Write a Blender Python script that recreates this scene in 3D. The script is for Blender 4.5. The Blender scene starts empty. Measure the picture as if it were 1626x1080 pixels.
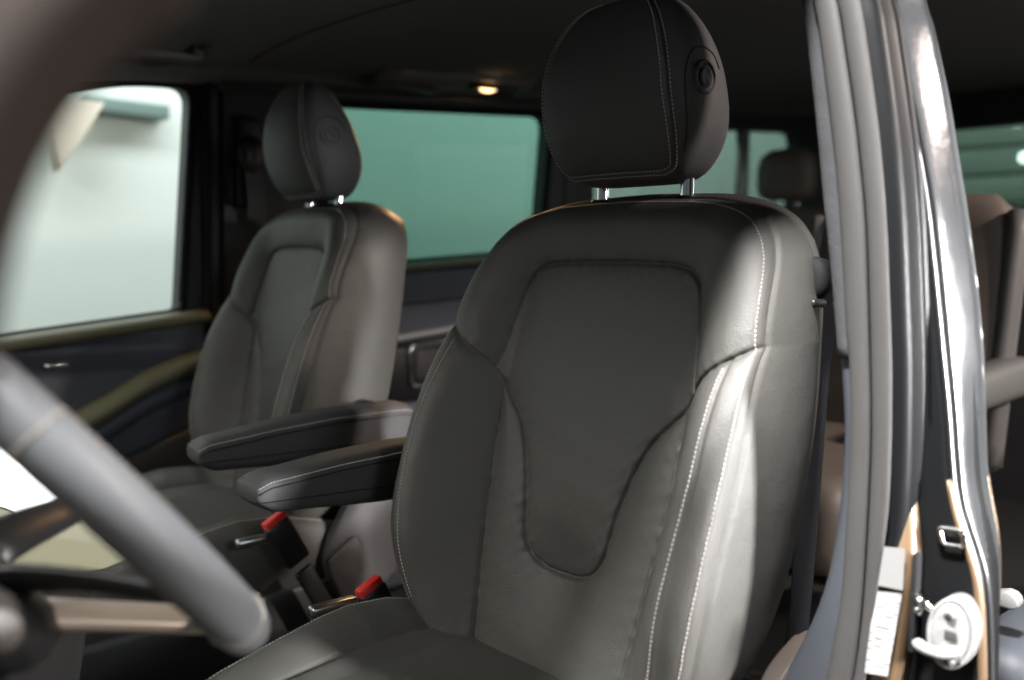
import bpy, bmesh, math, random
import numpy as np
from mathutils import Matrix, Vector
random.seed(4)
S = bpy.context.scene
COL = S.collection

# ------------------------------------------------------------------ camera
YAW, PITCH, ROLL = math.radians(47.17), math.radians(4.53), math.radians(0.887)
cam_pos = Vector((0.8176, -0.9236, -0.0897))
fwd = Vector((-math.sin(YAW) * math.cos(PITCH), math.cos(YAW) * math.cos(PITCH), -math.sin(PITCH)))
rgt = Vector((math.cos(YAW), math.sin(YAW), 0)); upv = rgt.cross(fwd)
r2 = math.cos(ROLL) * rgt + math.sin(ROLL) * upv
u2 = -math.sin(ROLL) * rgt + math.cos(ROLL) * upv
cd = bpy.data.cameras.new('camera'); cam = bpy.data.objects.new('camera', cd); COL.objects.link(cam)
cam.matrix_world = Matrix(((r2.x, u2.x, -fwd.x, cam_pos.x), (r2.y, u2.y, -fwd.y, cam_pos.y), (r2.z, u2.z, -fwd.z, cam_pos.z), (0, 0, 0, 1)))
cd.sensor_width = 36; cd.lens = 36 * 1499.2 / 1626; cd.clip_start = 0.02; cd.clip_end = 100
cd.dof.use_dof = True; cd.dof.focus_distance = 1.22; cd.dof.aperture_fstop = 2.3
S.camera = cam
S.render.engine = 'CYCLES'; S.cycles.use_denoising = True; S.cycles.use_adaptive_sampling = True; S.cycles.adaptive_threshold = 0.025; S.cycles.max_bounces = 7; S.cycles.transparent_max_bounces = 12
S.cycles.caustics_reflective = False; S.cycles.sample_clamp_indirect = 6
S.view_settings.view_transform = 'Standard'; S.view_settings.look = 'None'; S.view_settings.gamma = 1
S.view_settings.use_curve_mapping = False; S.view_settings.exposure = 0.0

# ------------------------------------------------------------------ light
W = bpy.data.worlds.new('World'); S.world = W; W.use_nodes = True
W.node_tree.nodes['Background'].inputs[0].default_value = (0.80, 0.86, 0.90, 1)
W.node_tree.nodes['Background'].inputs[1].default_value = 0.11
def area(name, loc, target, sx, sy, power, col=(1, 1, 1), spread=180):
    l = bpy.data.lights.new(name, 'AREA'); l.shape = 'RECTANGLE'; l.size = sx; l.size_y = sy; l.energy = power; l.color = col; l.spread = math.radians(spread)
    o = bpy.data.objects.new(name, l); COL.objects.link(o); o.location = loc
    o.rotation_euler = (Vector(target) - Vector(loc)).to_track_quat('-Z', 'Y').to_euler(); return o
area('key_light_over_door', (0.80, -1.42, 2.1), (0.34, -0.12, -0.30), 0.30, 0.30, 36, (1, 0.98, 0.98), 46)
area('strip_light_driver_side', (2.3, 0.55, 0.0), (0.25, -0.13, -0.36), 0.16, 0.7, 7.5, (1, 0.99, 1.0), 30)
area('softbox_driver_side', (3.4, -0.5, 0.7), (0.4, 0.0, -0.1), 0.9, 0.35, 16, (0.94, 0.97, 1.0))
area('fill_light_front', (-0.9, -3.0, 1.5), (-0.4, 0, -0.3), 2.4, 1.2, 72, (1.0, 0.98, 0.91))  # added fill, brightens the seat fronts through the windscreen opening
area('fill_light_grey_wall', (2.8, 4.4, 2.2), (2.8, 5.7, 0.2), 3.0, 0.5, 40, (0.96, 0.98, 1.0))  # added lamp, brightens the grey wall for the pillar reflection
area('ceiling_light_wall', (-2.6, 2.6, 2.3), (-4.0, 2.6, 0.0), 12.0, 0.6, 280, (0.95, 1, 0.985))
area('ceiling_light_rear', (-0.6, 4.2, 2.0), (-1.0, 6.2, 0.3), 3.0, 0.5, 90, (1, 1, 0.97))
area('fill_light_side_door', (2.4, 1.3, 1.3), (-1.3, 0.8, -0.35), 0.20, 0.20, 80, (1.0, 0.85, 0.77))  # added warm fill, brightens the far sliding door and rear seat

# ------------------------------------------------------------------ materials
MATS = {}
def mat(name, col, rough=0.5, metal=0.0, bump=0.0, bscale=600, spec=0.5, coat=0.0, var=0.0, vscale=8, emit=None, coat_rough=0.05, btype='VORONOI', sheen=0.0):
    m = bpy.data.materials.new(name); m.use_nodes = True; nt = m.node_tree; b = nt.nodes['Principled BSDF']
    b.inputs['Base Color'].default_value = (*col, 1); b.inputs['Roughness'].default_value = rough; b.inputs['Metallic'].default_value = metal
    b.inputs['Specular IOR Level'].default_value = spec; b.inputs['Coat Weight'].default_value = coat; b.inputs['Coat Roughness'].default_value = coat_rough
    b.inputs['Sheen Weight'].default_value = sheen
    tc = nt.nodes.new('ShaderNodeTexCoord')
    if bump:
        if btype == 'VORONOI':
            t = nt.nodes.new('ShaderNodeTexVoronoi'); t.feature = 'F1'; out = t.outputs['Distance']
        else:
            t = nt.nodes.new('ShaderNodeTexNoise'); t.inputs['Detail'].default_value = 4; out = t.outputs[0]
        t.inputs['Scale'].default_value = bscale; nt.links.new(tc.outputs['Object'], t.inputs['Vector'])
        n2 = nt.nodes.new('ShaderNodeTexNoise'); n2.inputs['Scale'].default_value = bscale * 0.07; n2.inputs['Detail'].default_value = 3
        nt.links.new(tc.outputs['Object'], n2.inputs['Vector'])
        ad = nt.nodes.new('ShaderNodeMath'); ad.operation = 'MULTIPLY_ADD'; ad.inputs[1].default_value = 2.6
        nt.links.new(n2.outputs[0], ad.inputs[0]); nt.links.new(out, ad.inputs[2])
        bp = nt.nodes.new('ShaderNodeBump'); bp.inputs['Strength'].default_value = bump; bp.inputs['Distance'].default_value = 0.001
        nt.links.new(ad.outputs[0], bp.inputs['Height']); nt.links.new(bp.outputs[0], b.inputs['Normal'])
    if var:
        n = nt.nodes.new('ShaderNodeTexNoise'); n.inputs['Scale'].default_value = vscale; n.inputs['Detail'].default_value = 5
        nt.links.new(tc.outputs['Object'], n.inputs['Vector'])
        mr = nt.nodes.new('ShaderNodeMapRange'); mr.inputs[3].default_value = rough - var; mr.inputs[4].default_value = rough + var
        nt.links.new(n.outputs[0], mr.inputs[0]); nt.links.new(mr.outputs[0], b.inputs['Roughness'])
        mx = nt.nodes.new('ShaderNodeMix'); mx.data_type = 'RGBA'
        mx.inputs[6].default_value = tuple(c * (1 - var) for c in col) + (1,); mx.inputs[7].default_value = tuple(min(1, c * (1 + var)) for c in col) + (1,)
        nt.links.new(n.outputs[0], mx.inputs[0]); nt.links.new(mx.outputs[2], b.inputs['Base Color'])
    if emit:
        b.inputs['Emission Color'].default_value = (*emit[0], 1); b.inputs['Emission Strength'].default_value = emit[1]
    MATS[name] = m; return m
mat('leather', (0.081, 0.078, 0.071), 0.5, bump=0.36, bscale=640, var=0.10, vscale=7, spec=0.5)
mat('leather_dark', (0.068, 0.068, 0.069), 0.62, bump=0.26, bscale=750, var=0.08, spec=0.45)
mat('leather_brown', (0.19, 0.155, 0.13), 0.5, bump=0.22, bscale=750, var=0.08)
mat('thread', (0.62, 0.59, 0.54), 0.6)
mat('thread_dim', (0.24, 0.22, 0.19), 0.7)
mat('thread_hr', (0.55, 0.52, 0.47), 0.6)
mat('seam', (0.02, 0.02, 0.02), 0.8)
mat('plastic', (0.05, 0.052, 0.055), 0.5, bump=0.15, bscale=900, var=0.08)
mat('plastic_grey', (0.048, 0.044, 0.042), 0.55, bump=0.15, bscale=900, var=0.08)
mat('plastic_blue', (0.095, 0.103, 0.132), 0.5, bump=0.1, bscale=900, var=0.06)
mat('plastic_black', (0.012, 0.012, 0.013), 0.4, var=0.05)
mat('trim_olive', (0.17, 0.165, 0.10), 0.45, bump=0.15, bscale=900, var=0.08)
mat('headliner', (0.118, 0.124, 0.130), 0.95, bump=0.3, bscale=1200, btype='NOISE', var=0.04)
mat('felt', (0.036, 0.037, 0.039), 0.95, bump=0.9, bscale=420, btype='NOISE', var=0.12, vscale=160)
mat('lower_trim', (0.040, 0.045, 0.053), 0.6, bump=0.15, bscale=900, var=0.06)
mat('rubber', (0.042, 0.0405, 0.039), 0.65, bump=0.1, bscale=500, var=0.06, vscale=20)
mat('rubber_dark', (0.012, 0.012, 0.013), 0.75, spec=0.2)
mat('paint', (0.007, 0.0075, 0.008), 0.38, spec=0.18)
mat('paint_grey', (0.035, 0.037, 0.039), 0.22, metal=0.0, coat=1.0, coat_rough=0.03, bump=0.7, bscale=38, btype='NOISE')
mat('paint_warm_reflection', (0.14, 0.09, 0.05), 0.4, metal=0.35, coat=0.6, var=0.08, vscale=14)  # tan of the floor mirrored in black paint, put into the colour
mat('chrome', (0.85, 0.86, 0.87), 0.12, metal=1.0)
mat('steel', (0.55, 0.55, 0.55), 0.28, metal=1.0)
mat('silver', (0.62, 0.63, 0.63), 0.28, metal=0.5, coat=0.5)
mat('silver_bright', (0.80, 0.82, 0.82), 0.3, metal=0.15, coat=1.0)
mat('white_plastic', (0.22, 0.219, 0.215), 0.45)
mat('red', (0.75, 0.035, 0.03), 0.4)
mat('webbing', (0.006, 0.0062, 0.007), 0.9, spec=0.08, bump=0.5, bscale=900, btype='NOISE')
mat('wheel_leather', (0.108, 0.114, 0.120), 0.42, bump=0.15, bscale=700, var=0.06)
mat('pillar_brown', (0.046, 0.038, 0.034), 0.9, spec=0.15, var=0.06)
mat('pillar_dark', (0.012, 0.011, 0.011), 1.0, spec=0.05)
mat('wall', (0.76, 0.84, 0.82), 0.85, var=0.03, vscale=1.2)
mat('wall_grey', (0.62, 0.64, 0.64), 0.8, var=0.05, vscale=1.0)
mat('wall_teal', (0.17, 0.25, 0.24), 0.7)
mat('cream', (0.90, 0.83, 0.72), 0.6)
mat('shutter', (0.34, 0.40, 0.36), 0.6, var=0.08, vscale=3)
mat('floor_wood', (0.20, 0.155, 0.115), 0.35, var=0.08, vscale=3)
mat('carpet', (0.045, 0.043, 0.040), 0.95, bump=0.8, bscale=500, btype='NOISE', var=0.1, vscale=40)
mat('lamp_lens', (1, 0.8, 0.55), 0.4, emit=((1.0, 0.62, 0.30), 4))
mat('cream_trim', (0.46, 0.41, 0.35), 0.35, metal=0.2, coat=0.4)
mat('glow_white', (0.8, 0.82, 0.82), 0.3, emit=((0.93, 1.0, 1.0), 0.75))  # self-lit white for the added panel behind the wheel
mat('console_olive', (0.13, 0.125, 0.075), 0.6, var=0.06)
mat('trim_brown', (0.034, 0.025, 0.019), 0.6, var=0.06)
mat('plastic_mid', (0.15, 0.145, 0.14), 0.5, bump=0.15, bscale=900)
mat('orange', (0.70, 0.16, 0.05), 0.5)
mat('bulb', (1, 1, 1), 0.4, emit=((1, 1, 0.97), 14))
def label_mat():
    m = bpy.data.materials.new('label_print'); m.use_nodes = True; nt = m.node_tree; b = nt.nodes['Principled BSDF']; b.inputs['Roughness'].default_value = 0.4
    tc = nt.nodes.new('ShaderNodeTexCoord'); sx = nt.nodes.new('ShaderNodeSeparateXYZ'); cx = nt.nodes.new('ShaderNodeCombineXYZ')
    nt.links.new(tc.outputs['Object'], sx.inputs[0]); nt.links.new(sx.outputs['X'], cx.inputs['X']); nt.links.new(sx.outputs['Z'], cx.inputs['Y'])
    br = nt.nodes.new('ShaderNodeTexBrick'); br.inputs['Scale'].default_value = 1.0; br.inputs['Brick Width'].default_value = 0.0155; br.inputs['Row Height'].default_value = 0.0040
    br.inputs['Mortar Size'].default_value = 0.0011; br.inputs['Mortar Smooth'].default_value = 0.1; br.offset = 0.37; br.squash = 0.6
    br.inputs['Color1'].default_value = (0.09, 0.085, 0.08, 1); br.inputs['Color2'].default_value = (0.34, 0.33, 0.32, 1); br.inputs['Mortar'].default_value = (0.36, 0.355, 0.35, 1)
    nt.links.new(cx.outputs[0], br.inputs['Vector']); nt.links.new(br.outputs['Color'], b.inputs['Base Color']); MATS['label_print'] = m
label_mat()
def glass(name, tint, refl=0.08):
    m = bpy.data.materials.new(name); m.use_nodes = True; nt = m.node_tree; nt.nodes.remove(nt.nodes['Principled BSDF'])
    o = nt.nodes['Material Output']; t = nt.nodes.new('ShaderNodeBsdfTransparent'); t.inputs[0].default_value = (*tint, 1)
    g = nt.nodes.new('ShaderNodeBsdfGlossy'); g.inputs['Roughness'].default_value = 0.02
    lw = nt.nodes.new('ShaderNodeLayerWeight'); lw.inputs[0].default_value = 0.5
    pw = nt.nodes.new('ShaderNodeMath'); pw.operation = 'POWER'; pw.inputs[1].default_value = 5; nt.links.new(lw.outputs['Facing'], pw.inputs[0])
    f = nt.nodes.new('ShaderNodeMath'); f.operation = 'MULTIPLY_ADD'; f.inputs[1].default_value = 0.9; f.inputs[2].default_value = 0.035; nt.links.new(pw.outputs[0], f.inputs[0])
    mx = nt.nodes.new('ShaderNodeMixShader'); nt.links.new(f.outputs[0], mx.inputs[0]); nt.links.new(t.outputs[0], mx.inputs[1]); nt.links.new(g.outputs[0], mx.inputs[2])
    nt.links.new(mx.outputs[0], o.inputs[0]); MATS[name] = m
glass('glass_clear', (0.97, 0.99, 0.98)); glass('glass_tint', (0.36, 0.50, 0.455)); glass('glass_rear', (0.35, 0.42, 0.39))

# ------------------------------------------------------------------ helpers
BASE = {}
def thing(name, label, cat, loc, group=None):
    o = bpy.data.objects.new(name, None); COL.objects.link(o); o.location = loc; o.empty_display_size = 0.05
    o['label'] = label; o['category'] = cat
    if group: o['group'] = group
    BASE[o] = Vector(loc); return o
def obj(name, verts, faces, m, parent=None, smooth=True, label=None, kind=None, normals=None):
    v = np.asarray(verts, dtype=float).reshape(-1, 3)
    if parent is not None:
        v = v - np.array(BASE[parent])
    me = bpy.data.meshes.new(name); me.from_pydata(v.tolist(), [], [list(map(int, f)) for f in faces]); me.update()
    me.materials.append(MATS[m])
    if smooth:
        me.polygons.foreach_set('use_smooth', [True] * len(me.polygons))
    if normals is not None:
        me.normals_split_custom_set_from_vertices(np.asarray(normals).tolist())
    o = bpy.data.objects.new(name, me); COL.objects.link(o)
    if parent is not None:
        o.parent = parent; BASE[o] = BASE[parent]
    else:
        BASE[o] = Vector((0, 0, 0))
    if label: o['label'] = label
    if kind: o['kind'] = kind
    return o
def setp(o, label, cat, group=None):
    o['label'] = label; o['category'] = cat
    if group: o['group'] = group
    return o
def bm_out(bm):
    bmesh.ops.recalc_face_normals(bm, faces=bm.faces); bm.verts.index_update()
    return [tuple(v.co) for v in bm.verts], [[v.index for v in f.verts] for f in bm.faces]
def rbox(c, size, bev=0.005, seg=3, rot=None):
    bm = bmesh.new(); bmesh.ops.create_cube(bm, size=1)
    for v in bm.verts: v.co = Vector((v.co.x * size[0], v.co.y * size[1], v.co.z * size[2]))
    if bev: bmesh.ops.bevel(bm, geom=bm.edges[:], offset=min(bev, min(size) * 0.49), segments=seg, profile=0.5, affect='EDGES', clamp_overlap=True)
    for v in bm.verts:
        if rot is not None: v.co = rot @ v.co
        v.co += Vector(c)
    r = bm_out(bm); bm.free(); return r
def merge(*parts):
    V, F = [], []
    for v, f in parts:
        k = len(V); V += list(v); F += [[i + k for i in g] for g in f]
    return V, F
def extr(poly, ax, a, b, bev=0.004, seg=2):
    """polygon in the plane across axis ax, extruded from a to b"""
    bm = bmesh.new(); mk = {0: lambda p, t: (t, p[0], p[1]), 1: lambda p, t: (p[0], t, p[1]), 2: lambda p, t: (p[0], p[1], t)}[ax]
    v0 = [bm.verts.new(mk(p, a)) for p in poly]; v1 = [bm.verts.new(mk(p, b)) for p in poly]; n = len(poly)
    bm.faces.new(v0); bm.faces.new(v1[::-1])
    for i in range(n): bm.faces.new((v0[i], v0[(i + 1) % n], v1[(i + 1) % n], v1[i]))
    if bev:
        ed = [e for e in bm.edges if abs(e.verts[0].co[ax] - e.verts[1].co[ax]) < 1e-6]
        bmesh.ops.bevel(bm, geom=ed, offset=bev, segments=seg, profile=0.5, affect='EDGES', clamp_overlap=True)
    r = bm_out(bm); bm.free(); return r
def spline(pts, n=8, closed=False):
    p = [np.array(q, float) for q in pts]; out = []; N = len(p)
    rng = range(N) if closed else range(N - 1)
    for i in rng:
        g = (lambda k: p[k % N]) if closed else (lambda k: p[min(max(k, 0), N - 1)])
        p0, p1, p2, p3 = g(i - 1), g(i), g(i + 1), g(i + 2)
        for k in range(n):
            t = k / n
            out.append(0.5 * ((2 * p1) + (-p0 + p2) * t + (2 * p0 - 5 * p1 + 4 * p2 - p3) * t * t + (-p0 + 3 * p1 - 3 * p2 + p3) * t ** 3))
    if not closed: out.append(p[-1])
    return np.array(out)
def rounded(poly, r, n=6):
    """rounded corners; poly of 2D points with one radius or a list"""
    out = []; N = len(poly)
    for i in range(N):
        p = np.array(poly[i], float); a = np.array(poly[i - 1], float) - p; b = np.array(poly[(i + 1) % N], float) - p
        rr = r[i] if isinstance(r, (list, tuple)) else r
        if rr <= 0: out.append(tuple(p)); continue
        rr = min(rr, np.linalg.norm(a) * 0.49, np.linalg.norm(b) * 0.49)
        A = p + a / np.linalg.norm(a) * rr; B = p + b / np.linalg.norm(b) * rr
        for k in range(n + 1):
            t = k / n; out.append(tuple((1 - t) ** 2 * A + 2 * t * (1 - t) * p + t * t * B))
    return out
def tube(pts, r, n=12, closed=False, cap=True, flat=None, updir=None):
    P = np.array(pts, float); N = len(P); V = []; F = []
    T = np.gradient(P, axis=0)
    if closed: T = np.roll(P, -1, 0) - np.roll(P, 1, 0)
    T /= np.linalg.norm(T, axis=1)[:, None] + 1e-12
    u = np.array(updir if updir is not None else (0, 0, 1.0))
    if updir is None and abs(T[0] @ u) > 0.9: u = np.array((1.0, 0, 0))
    for i in range(N):
        a = u - (u @ T[i]) * T[i]; a /= np.linalg.norm(a); b = np.cross(T[i], a)
        if updir is None: u = a
        rr = r[i] if hasattr(r, '__len__') else r
        for k in range(n):
            t = 2 * math.pi * k / n; fa, fb = (1, 1) if flat is None else flat
            V.append(P[i] + rr * (fa * math.cos(t) * a + fb * math.sin(t) * b))
    M = N if closed else N - 1
    for i in range(M):
        for k in range(n):
            F.append((i * n + k, i * n + (k + 1) % n, ((i + 1) % N) * n + (k + 1) % n, ((i + 1) % N) * n + k))
    if cap and not closed:
        F.append([k for k in range(n)][::-1]); F.append([(N - 1) * n + k for k in range(n)])
    return V, F
def ribbon(pts, width_dir, w, thick_dir, th):
    """flat strap along pts"""
    V, F = [], []; wd = np.array(width_dir, float); td = np.array(thick_dir, float)
    for p in pts:
        p = np.array(p, float)
        for a, b in ((-1, -1), (1, -1), (1, 1), (-1, 1)): V.append(p + wd * w / 2 * a + td * th / 2 * b)
    for i in range(len(pts) - 1):
        for k in range(4): F.append((i * 4 + k, i * 4 + (k + 1) % 4, i * 4 + 4 + (k + 1) % 4, i * 4 + 4 + k))
    F.append((3, 2, 1, 0)); e = (len(pts) - 1) * 4; F.append((e, e + 1, e + 2, e + 3)); return V, F
def loft(rings, caps=True):
    n = len(rings[0]); V = [p for r in rings for p in r]; F = []
    for i in range(len(rings) - 1):
        for k in range(n): F.append((i * n + k, i * n + (k + 1) % n, (i + 1) * n + (k + 1) % n, (i + 1) * n + k))
    if caps: F.append([k for k in range(n)][::-1]); F.append([(len(rings) - 1) * n + k for k in range(n)])
    return V, F
def gridmesh(A):
    nr, nc = A.shape[:2]; idx = np.arange(nr * nc).reshape(nr, nc)
    F = np.stack([idx[:-1, :-1], idx[:-1, 1:], idx[1:, 1:], idx[1:, :-1]], -1).reshape(-1, 4)
    return A.reshape(-1, 3), F
def vnormals(A):
    du = np.gradient(A, axis=1); dv = np.gradient(A, axis=0); n = np.cross(du, dv); n /= np.linalg.norm(n, axis=-1, keepdims=True) + 1e-12
    return n
def plate(outer, holes, ax, pos, thick, bev=0.004):
    cu = bpy.data.curves.new('tmp', 'CURVE'); cu.dimensions = '2D'; cu.fill_mode = 'BOTH'; cu.extrude = thick / 2; cu.bevel_depth = bev; cu.bevel_resolution = 2
    for poly in [outer] + holes:
        sp = cu.splines.new('POLY'); sp.points.add(len(poly) - 1); sp.use_cyclic_u = True
        for q, p in zip(sp.points, poly): q.co = (p[0], p[1], 0, 1)
    to = bpy.data.objects.new('tmp', cu); COL.objects.link(to)
    dg = bpy.context.evaluated_depsgraph_get(); dg.update(); me = bpy.data.meshes.new_from_object(to.evaluated_get(dg))
    V = []
    for v in me.vertices:
        a, b, c = v.co
        V.append({0: (pos + c, a, b), 1: (a, pos + c, b), 2: (a, b, pos + c)}[ax])
    F = [list(p.vertices) for p in me.polygons]
    bpy.data.objects.remove(to); bpy.data.curves.remove(cu); bpy.data.meshes.remove(me)
    return V, F
def seam_dist(X, Z, lines):
    P = np.stack([X.ravel(), Z.ravel()], 1); D = np.full(len(P), 9.0)
    for L in lines:
        L = np.asarray(L)
        for a, b in zip(L[:-1], L[1:]):
            ab = b - a; lo = np.minimum(a, b) - 0.07; hi = np.maximum(a, b) + 0.07
            m = np.all((P > lo) & (P < hi), 1)
            if not m.any(): continue
            q = P[m]; t = np.clip(((q - a) @ ab) / (ab @ ab + 1e-15), 0, 1); d = np.linalg.norm(q - a - t[:, None] * ab, axis=1)
            D[m] = np.minimum(D[m], d)
    return np.minimum(D, 0.07).reshape(X.shape)
def sint(x, xs, ys, sig=0.022):
    g = np.linspace(xs[0] - 0.1, xs[-1] + 0.1, 1200); v = np.interp(g, xs, ys); k = np.arange(-200, 201) * (g[1] - g[0]); k = np.exp(-(k / sig) ** 2 / 2); k /= k.sum()
    return np.interp(x, g, np.convolve(np.pad(v, 200, mode='edge'), k, 'valid'))
def inside(X, Z, poly):
    poly = np.asarray(poly); r = np.zeros(X.shape, bool); n = len(poly); j = n - 1
    for i in range(n):
        xi, zi = poly[i]; xj, zj = poly[j]
        c = ((zi > Z) != (zj > Z)) & (X < (xj - xi) * (Z - zi) / (zj - zi + 1e-15) + xi); r ^= c; j = i
    return r
def resample(P, step):
    P = np.asarray(P, float); d = np.r_[0, np.cumsum(np.linalg.norm(np.diff(P, axis=0), axis=1))]; n = max(2, int(d[-1] / step) + 1)
    s = np.linspace(0, d[-1], n); return np.stack([np.interp(s, d, P[:, k]) for k in range(P.shape[1])], 1)
def stitches(P, nrm, period=0.0052, length=0.0037, rad=0.0007):
    """small raised thread stitches along a surface line"""
    P = np.asarray(P); d = np.r_[0, np.cumsum(np.linalg.norm(np.diff(P, axis=0), axis=1))]; V, F = [], []
    s = 0.0
    while s + length < d[-1]:
        k0 = len(V); a = np.array([np.interp(s, d, P[:, k]) for k in range(3)]); b = np.array([np.interp(s + length, d, P[:, k]) for k in range(3)])
        n = np.array([np.interp(s, d, nrm[:, k]) for k in range(3)]); n /= np.linalg.norm(n); t = b - a; t /= np.linalg.norm(t) + 1e-9; w = np.cross(t, n)
        jit = (random.random() - 0.5) * 0.0003
        for q, h, rr in ((a, -0.0002, 0.6), (a + (b - a) * 0.25, 0.0005, 1), (a + (b - a) * 0.75, 0.0005, 1), (b, -0.0002, 0.6)):
            for k in range(5):
                th = 2 * math.pi * k / 5; V.append(q + n * (h + rad * rr * math.cos(th)) + w * (rad * rr * math.sin(th) + jit))
        for i in range(3):
            for k in range(5): F.append((k0 + i * 5 + k, k0 + i * 5 + (k + 1) % 5, k0 + i * 5 + 5 + (k + 1) % 5, k0 + i * 5 + 5 + k))
        F.append([k0 + k for k in range(5)][::-1]); F.append([k0 + 15 + k for k in range(5)])
        s += period
    return V, F

# ------------------------------------------------------------------ setting: ground and showroom behind the windows
GZ = -1.5
def structure(o): o['kind'] = 'structure'; return o
structure(obj('showroom_floor', [(-8, -5, GZ), (6, -5, GZ), (6, 9, GZ), (-8, 9, GZ)], [(0, 1, 2, 3)], 'floor_wood', smooth=False))
v, f = rbox((-4.05, 3.0, 0.5), (0.1, 15, 4.0), 0)
wall = setp(obj('showroom_wall', v, f, 'wall', smooth=False), 'bright white wall seen through the passenger side windows', 'wall')
v, f = rbox((-3.93, 0.86, 0.645), (0.12, 0.42, 0.07), 0.01)
setp(obj('wall_beam', v, f, 'wall_teal'), 'dark teal beam on the wall seen through the front window', 'beam')
v, f = extr([(0.42, 0.66), (0.72, 0.64), (0.60, 0.44), (0.51, 0.31), (0.47, 0.52)], 0, -3.9, -3.78, 0.01)
setp(obj('wall_panel', v, f, 'cream'), 'pointed cream panel hanging beside the teal wall beam', 'panel')

v, f = rbox((3.1, 5.7, 0.5), (4.0, 0.1, 4.0), 0)
setp(obj('showroom_wall', v, f, 'wall_grey', smooth=False), 'plain grey wall mirrored in the glossy black door pillar', 'wall')

for k, (x, z, ln_) in enumerate(((2.2, 0.74, 0.30), (1.93, 0.42, 0.40), (2.2, 0.02, 0.45), (2.5, -0.28, 0.4))):  # added out-of-view glow tubes, put white bars into the pillar reflection
    o = obj('glow_tube', *tube([(x - ln_ / 2, 4.9, z - 0.05), (x + ln_ / 2, 4.9, z + 0.05)], 0.04, 10), 'bulb')
    setp(o, ('topmost', 'second', 'third', 'lowest')[k] + ' added glow tube, out of view, mirrored as a white bar in the door pillar', 'lamp', 'added tubes for the pillar reflections')

# ------------------------------------------------------------------ van
VB = (-0.46, 0.6, -1.45)
van = thing('van', 'dark van interior with grey lined roof, door panels, windows and glossy black door pillar', 'van', VB)
SL = 0.083                                      # the body lines climb gently towards the back
def ceil_z(x, y): return 0.335 + SL * y + 0.06 * (1 - ((x + 0.46) / 0.9) ** 4)
def L(z0, y): return z0 + SL * y
# headliner, a shallow curved sheet with thickness
xs = np.linspace(-1.36, 0.34, 60); ys = np.linspace(-1.02, 3.3, 66)
XX, YY = np.meshgrid(xs, ys); ZZ = ceil_z(XX, YY)
gr = np.abs(YY - (0.175 + 0.02 * np.cos(XX * 3)))
A = np.stack([XX, YY, ZZ], -1); v1, f1 = gridmesh(A); v2, f2 = gridmesh(A + np.array([0, 0, 0.12]))
edge = []
nr, nc = A.shape[:2]; per = [(0, j) for j in range(nc)] + [(i, nc - 1) for i in range(1, nr)] + [(nr - 1, j) for j in range(nc - 2, -1, -1)] + [(i, 0) for i in range(nr - 2, 0, -1)]
ids = [i * nc + j for i, j in per]; off = nr * nc
edge = [(ids[k], ids[(k + 1) % len(ids)], ids[(k + 1) % len(ids)] + off, ids[k] + off) for k in range(len(ids))]
head = obj('headliner', np.vstack([v1, v2]), [list(q) for q in f1] + [list(q) for q in (f2 + off)] + edge, 'headliner', van)
sl = [(x, 0.175 + 0.03 * math.sin((x + 0.7) * 3), ceil_z(x, 0.175 + 0.03 * math.sin((x + 0.7) * 3)) - 0.0005) for x in np.linspace(-1.25, 0.3, 40)]
obj('headliner_seam', *tube(sl, 0.0022, 6), 'seam', head)
# far side: door with window, pillar, sliding door with window, rear quarter
def ln(y, y0, z0, y1, z1): return z0 + (z1 - z0) * (y - y0) / (y1 - y0)
sill = lambda y: ln(y, -0.369, -0.262, 0.065, -0.212)
winF = rounded([(-0.95, -0.33), (0.03, sill(0.03) + 0.002), (0.066, 0.325), (-0.10, 0.312), (-0.40, 0.235), (-0.95, -0.08)], [0.02, 0.02, 0.05, 0.1, 0.2, 0.02])
door = obj('front_door', *plate([(-1.15, -1.05), (0.085, -1.05), (0.085, 0.40), (-0.3, 0.39), (-1.15, -0.02)], [winF], 0, -1.40, 0.05), 'plastic', van, smooth=False)
obj('door_glass', *extr(winF, 0, -1.412, -1.407, 0), 'glass_clear', door, smooth=False)
fr = np.array([(-1.372, p[0], p[1]) for p in resample(np.array(winF + [winF[0]]), 0.02)])
obj('window_seal', *tube(fr[:-1], 0.011, 8, closed=True), 'rubber_dark', door)
# sill cap
cap = [(-1.355, y, sill(y) - 0.012) for y in np.linspace(-1.0, 0.078, 30)]
obj('sill_cap', *tube(cap, 0.03, 16, flat=(0.62, 1.25), updir=(0, 0, 1)), 'trim_olive', door)
# inner panels with the sweeping break line
up = spline([(-1.0, -0.33), (-0.302, -0.284), (-0.185, -0.276), (-0.088, -0.270), (-0.03, -0.280), (0.016, -0.308), (0.07, -0.35)], 8)
obj('upper_panel', *extr([(-1.0, -1.0), (0.078, -1.0), (0.078, sill(0.078) - 0.02), (-1.0, sill(-1.0) - 0.02)], 0, -1.39, -1.345, 0.006), 'plastic_blue', door)
obj('lower_panel', *extr([tuple(p) for p in up] + [(0.07, -1.0), (-1.0, -1.0)], 0, -1.36, -1.328, 0.008, 3), 'plastic_blue', door)
arm = spline([(-1.0, -0.60), (-0.5, -0.52), (-0.30, -0.46), (-0.188, -0.412), (-0.089, -0.358), (0.0, -0.325), (0.065, -0.31)], 8)
rings = []
for y, z in arm:
    rings.append([(-1.335, y, z + 0.012), (-1.30, y, z + 0.012), (-1.275, y, z + 0.006), (-1.265, y, z - 0.008), (-1.272, y, z - 0.03), (-1.335, y, z - 0.045)])
obj('door_armrest', *loft(rings), 'trim_olive', door)
rings = [[(-1.33, y, z - 0.046), (-1.29, y, z - 0.034), (-1.284, y, z - 0.06), (-1.295, y, z - 0.085), (-1.33, y, z - 0.09)] for y, z in arm]
obj('armrest_trim', *loft(rings), 'plastic_blue', door)
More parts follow.
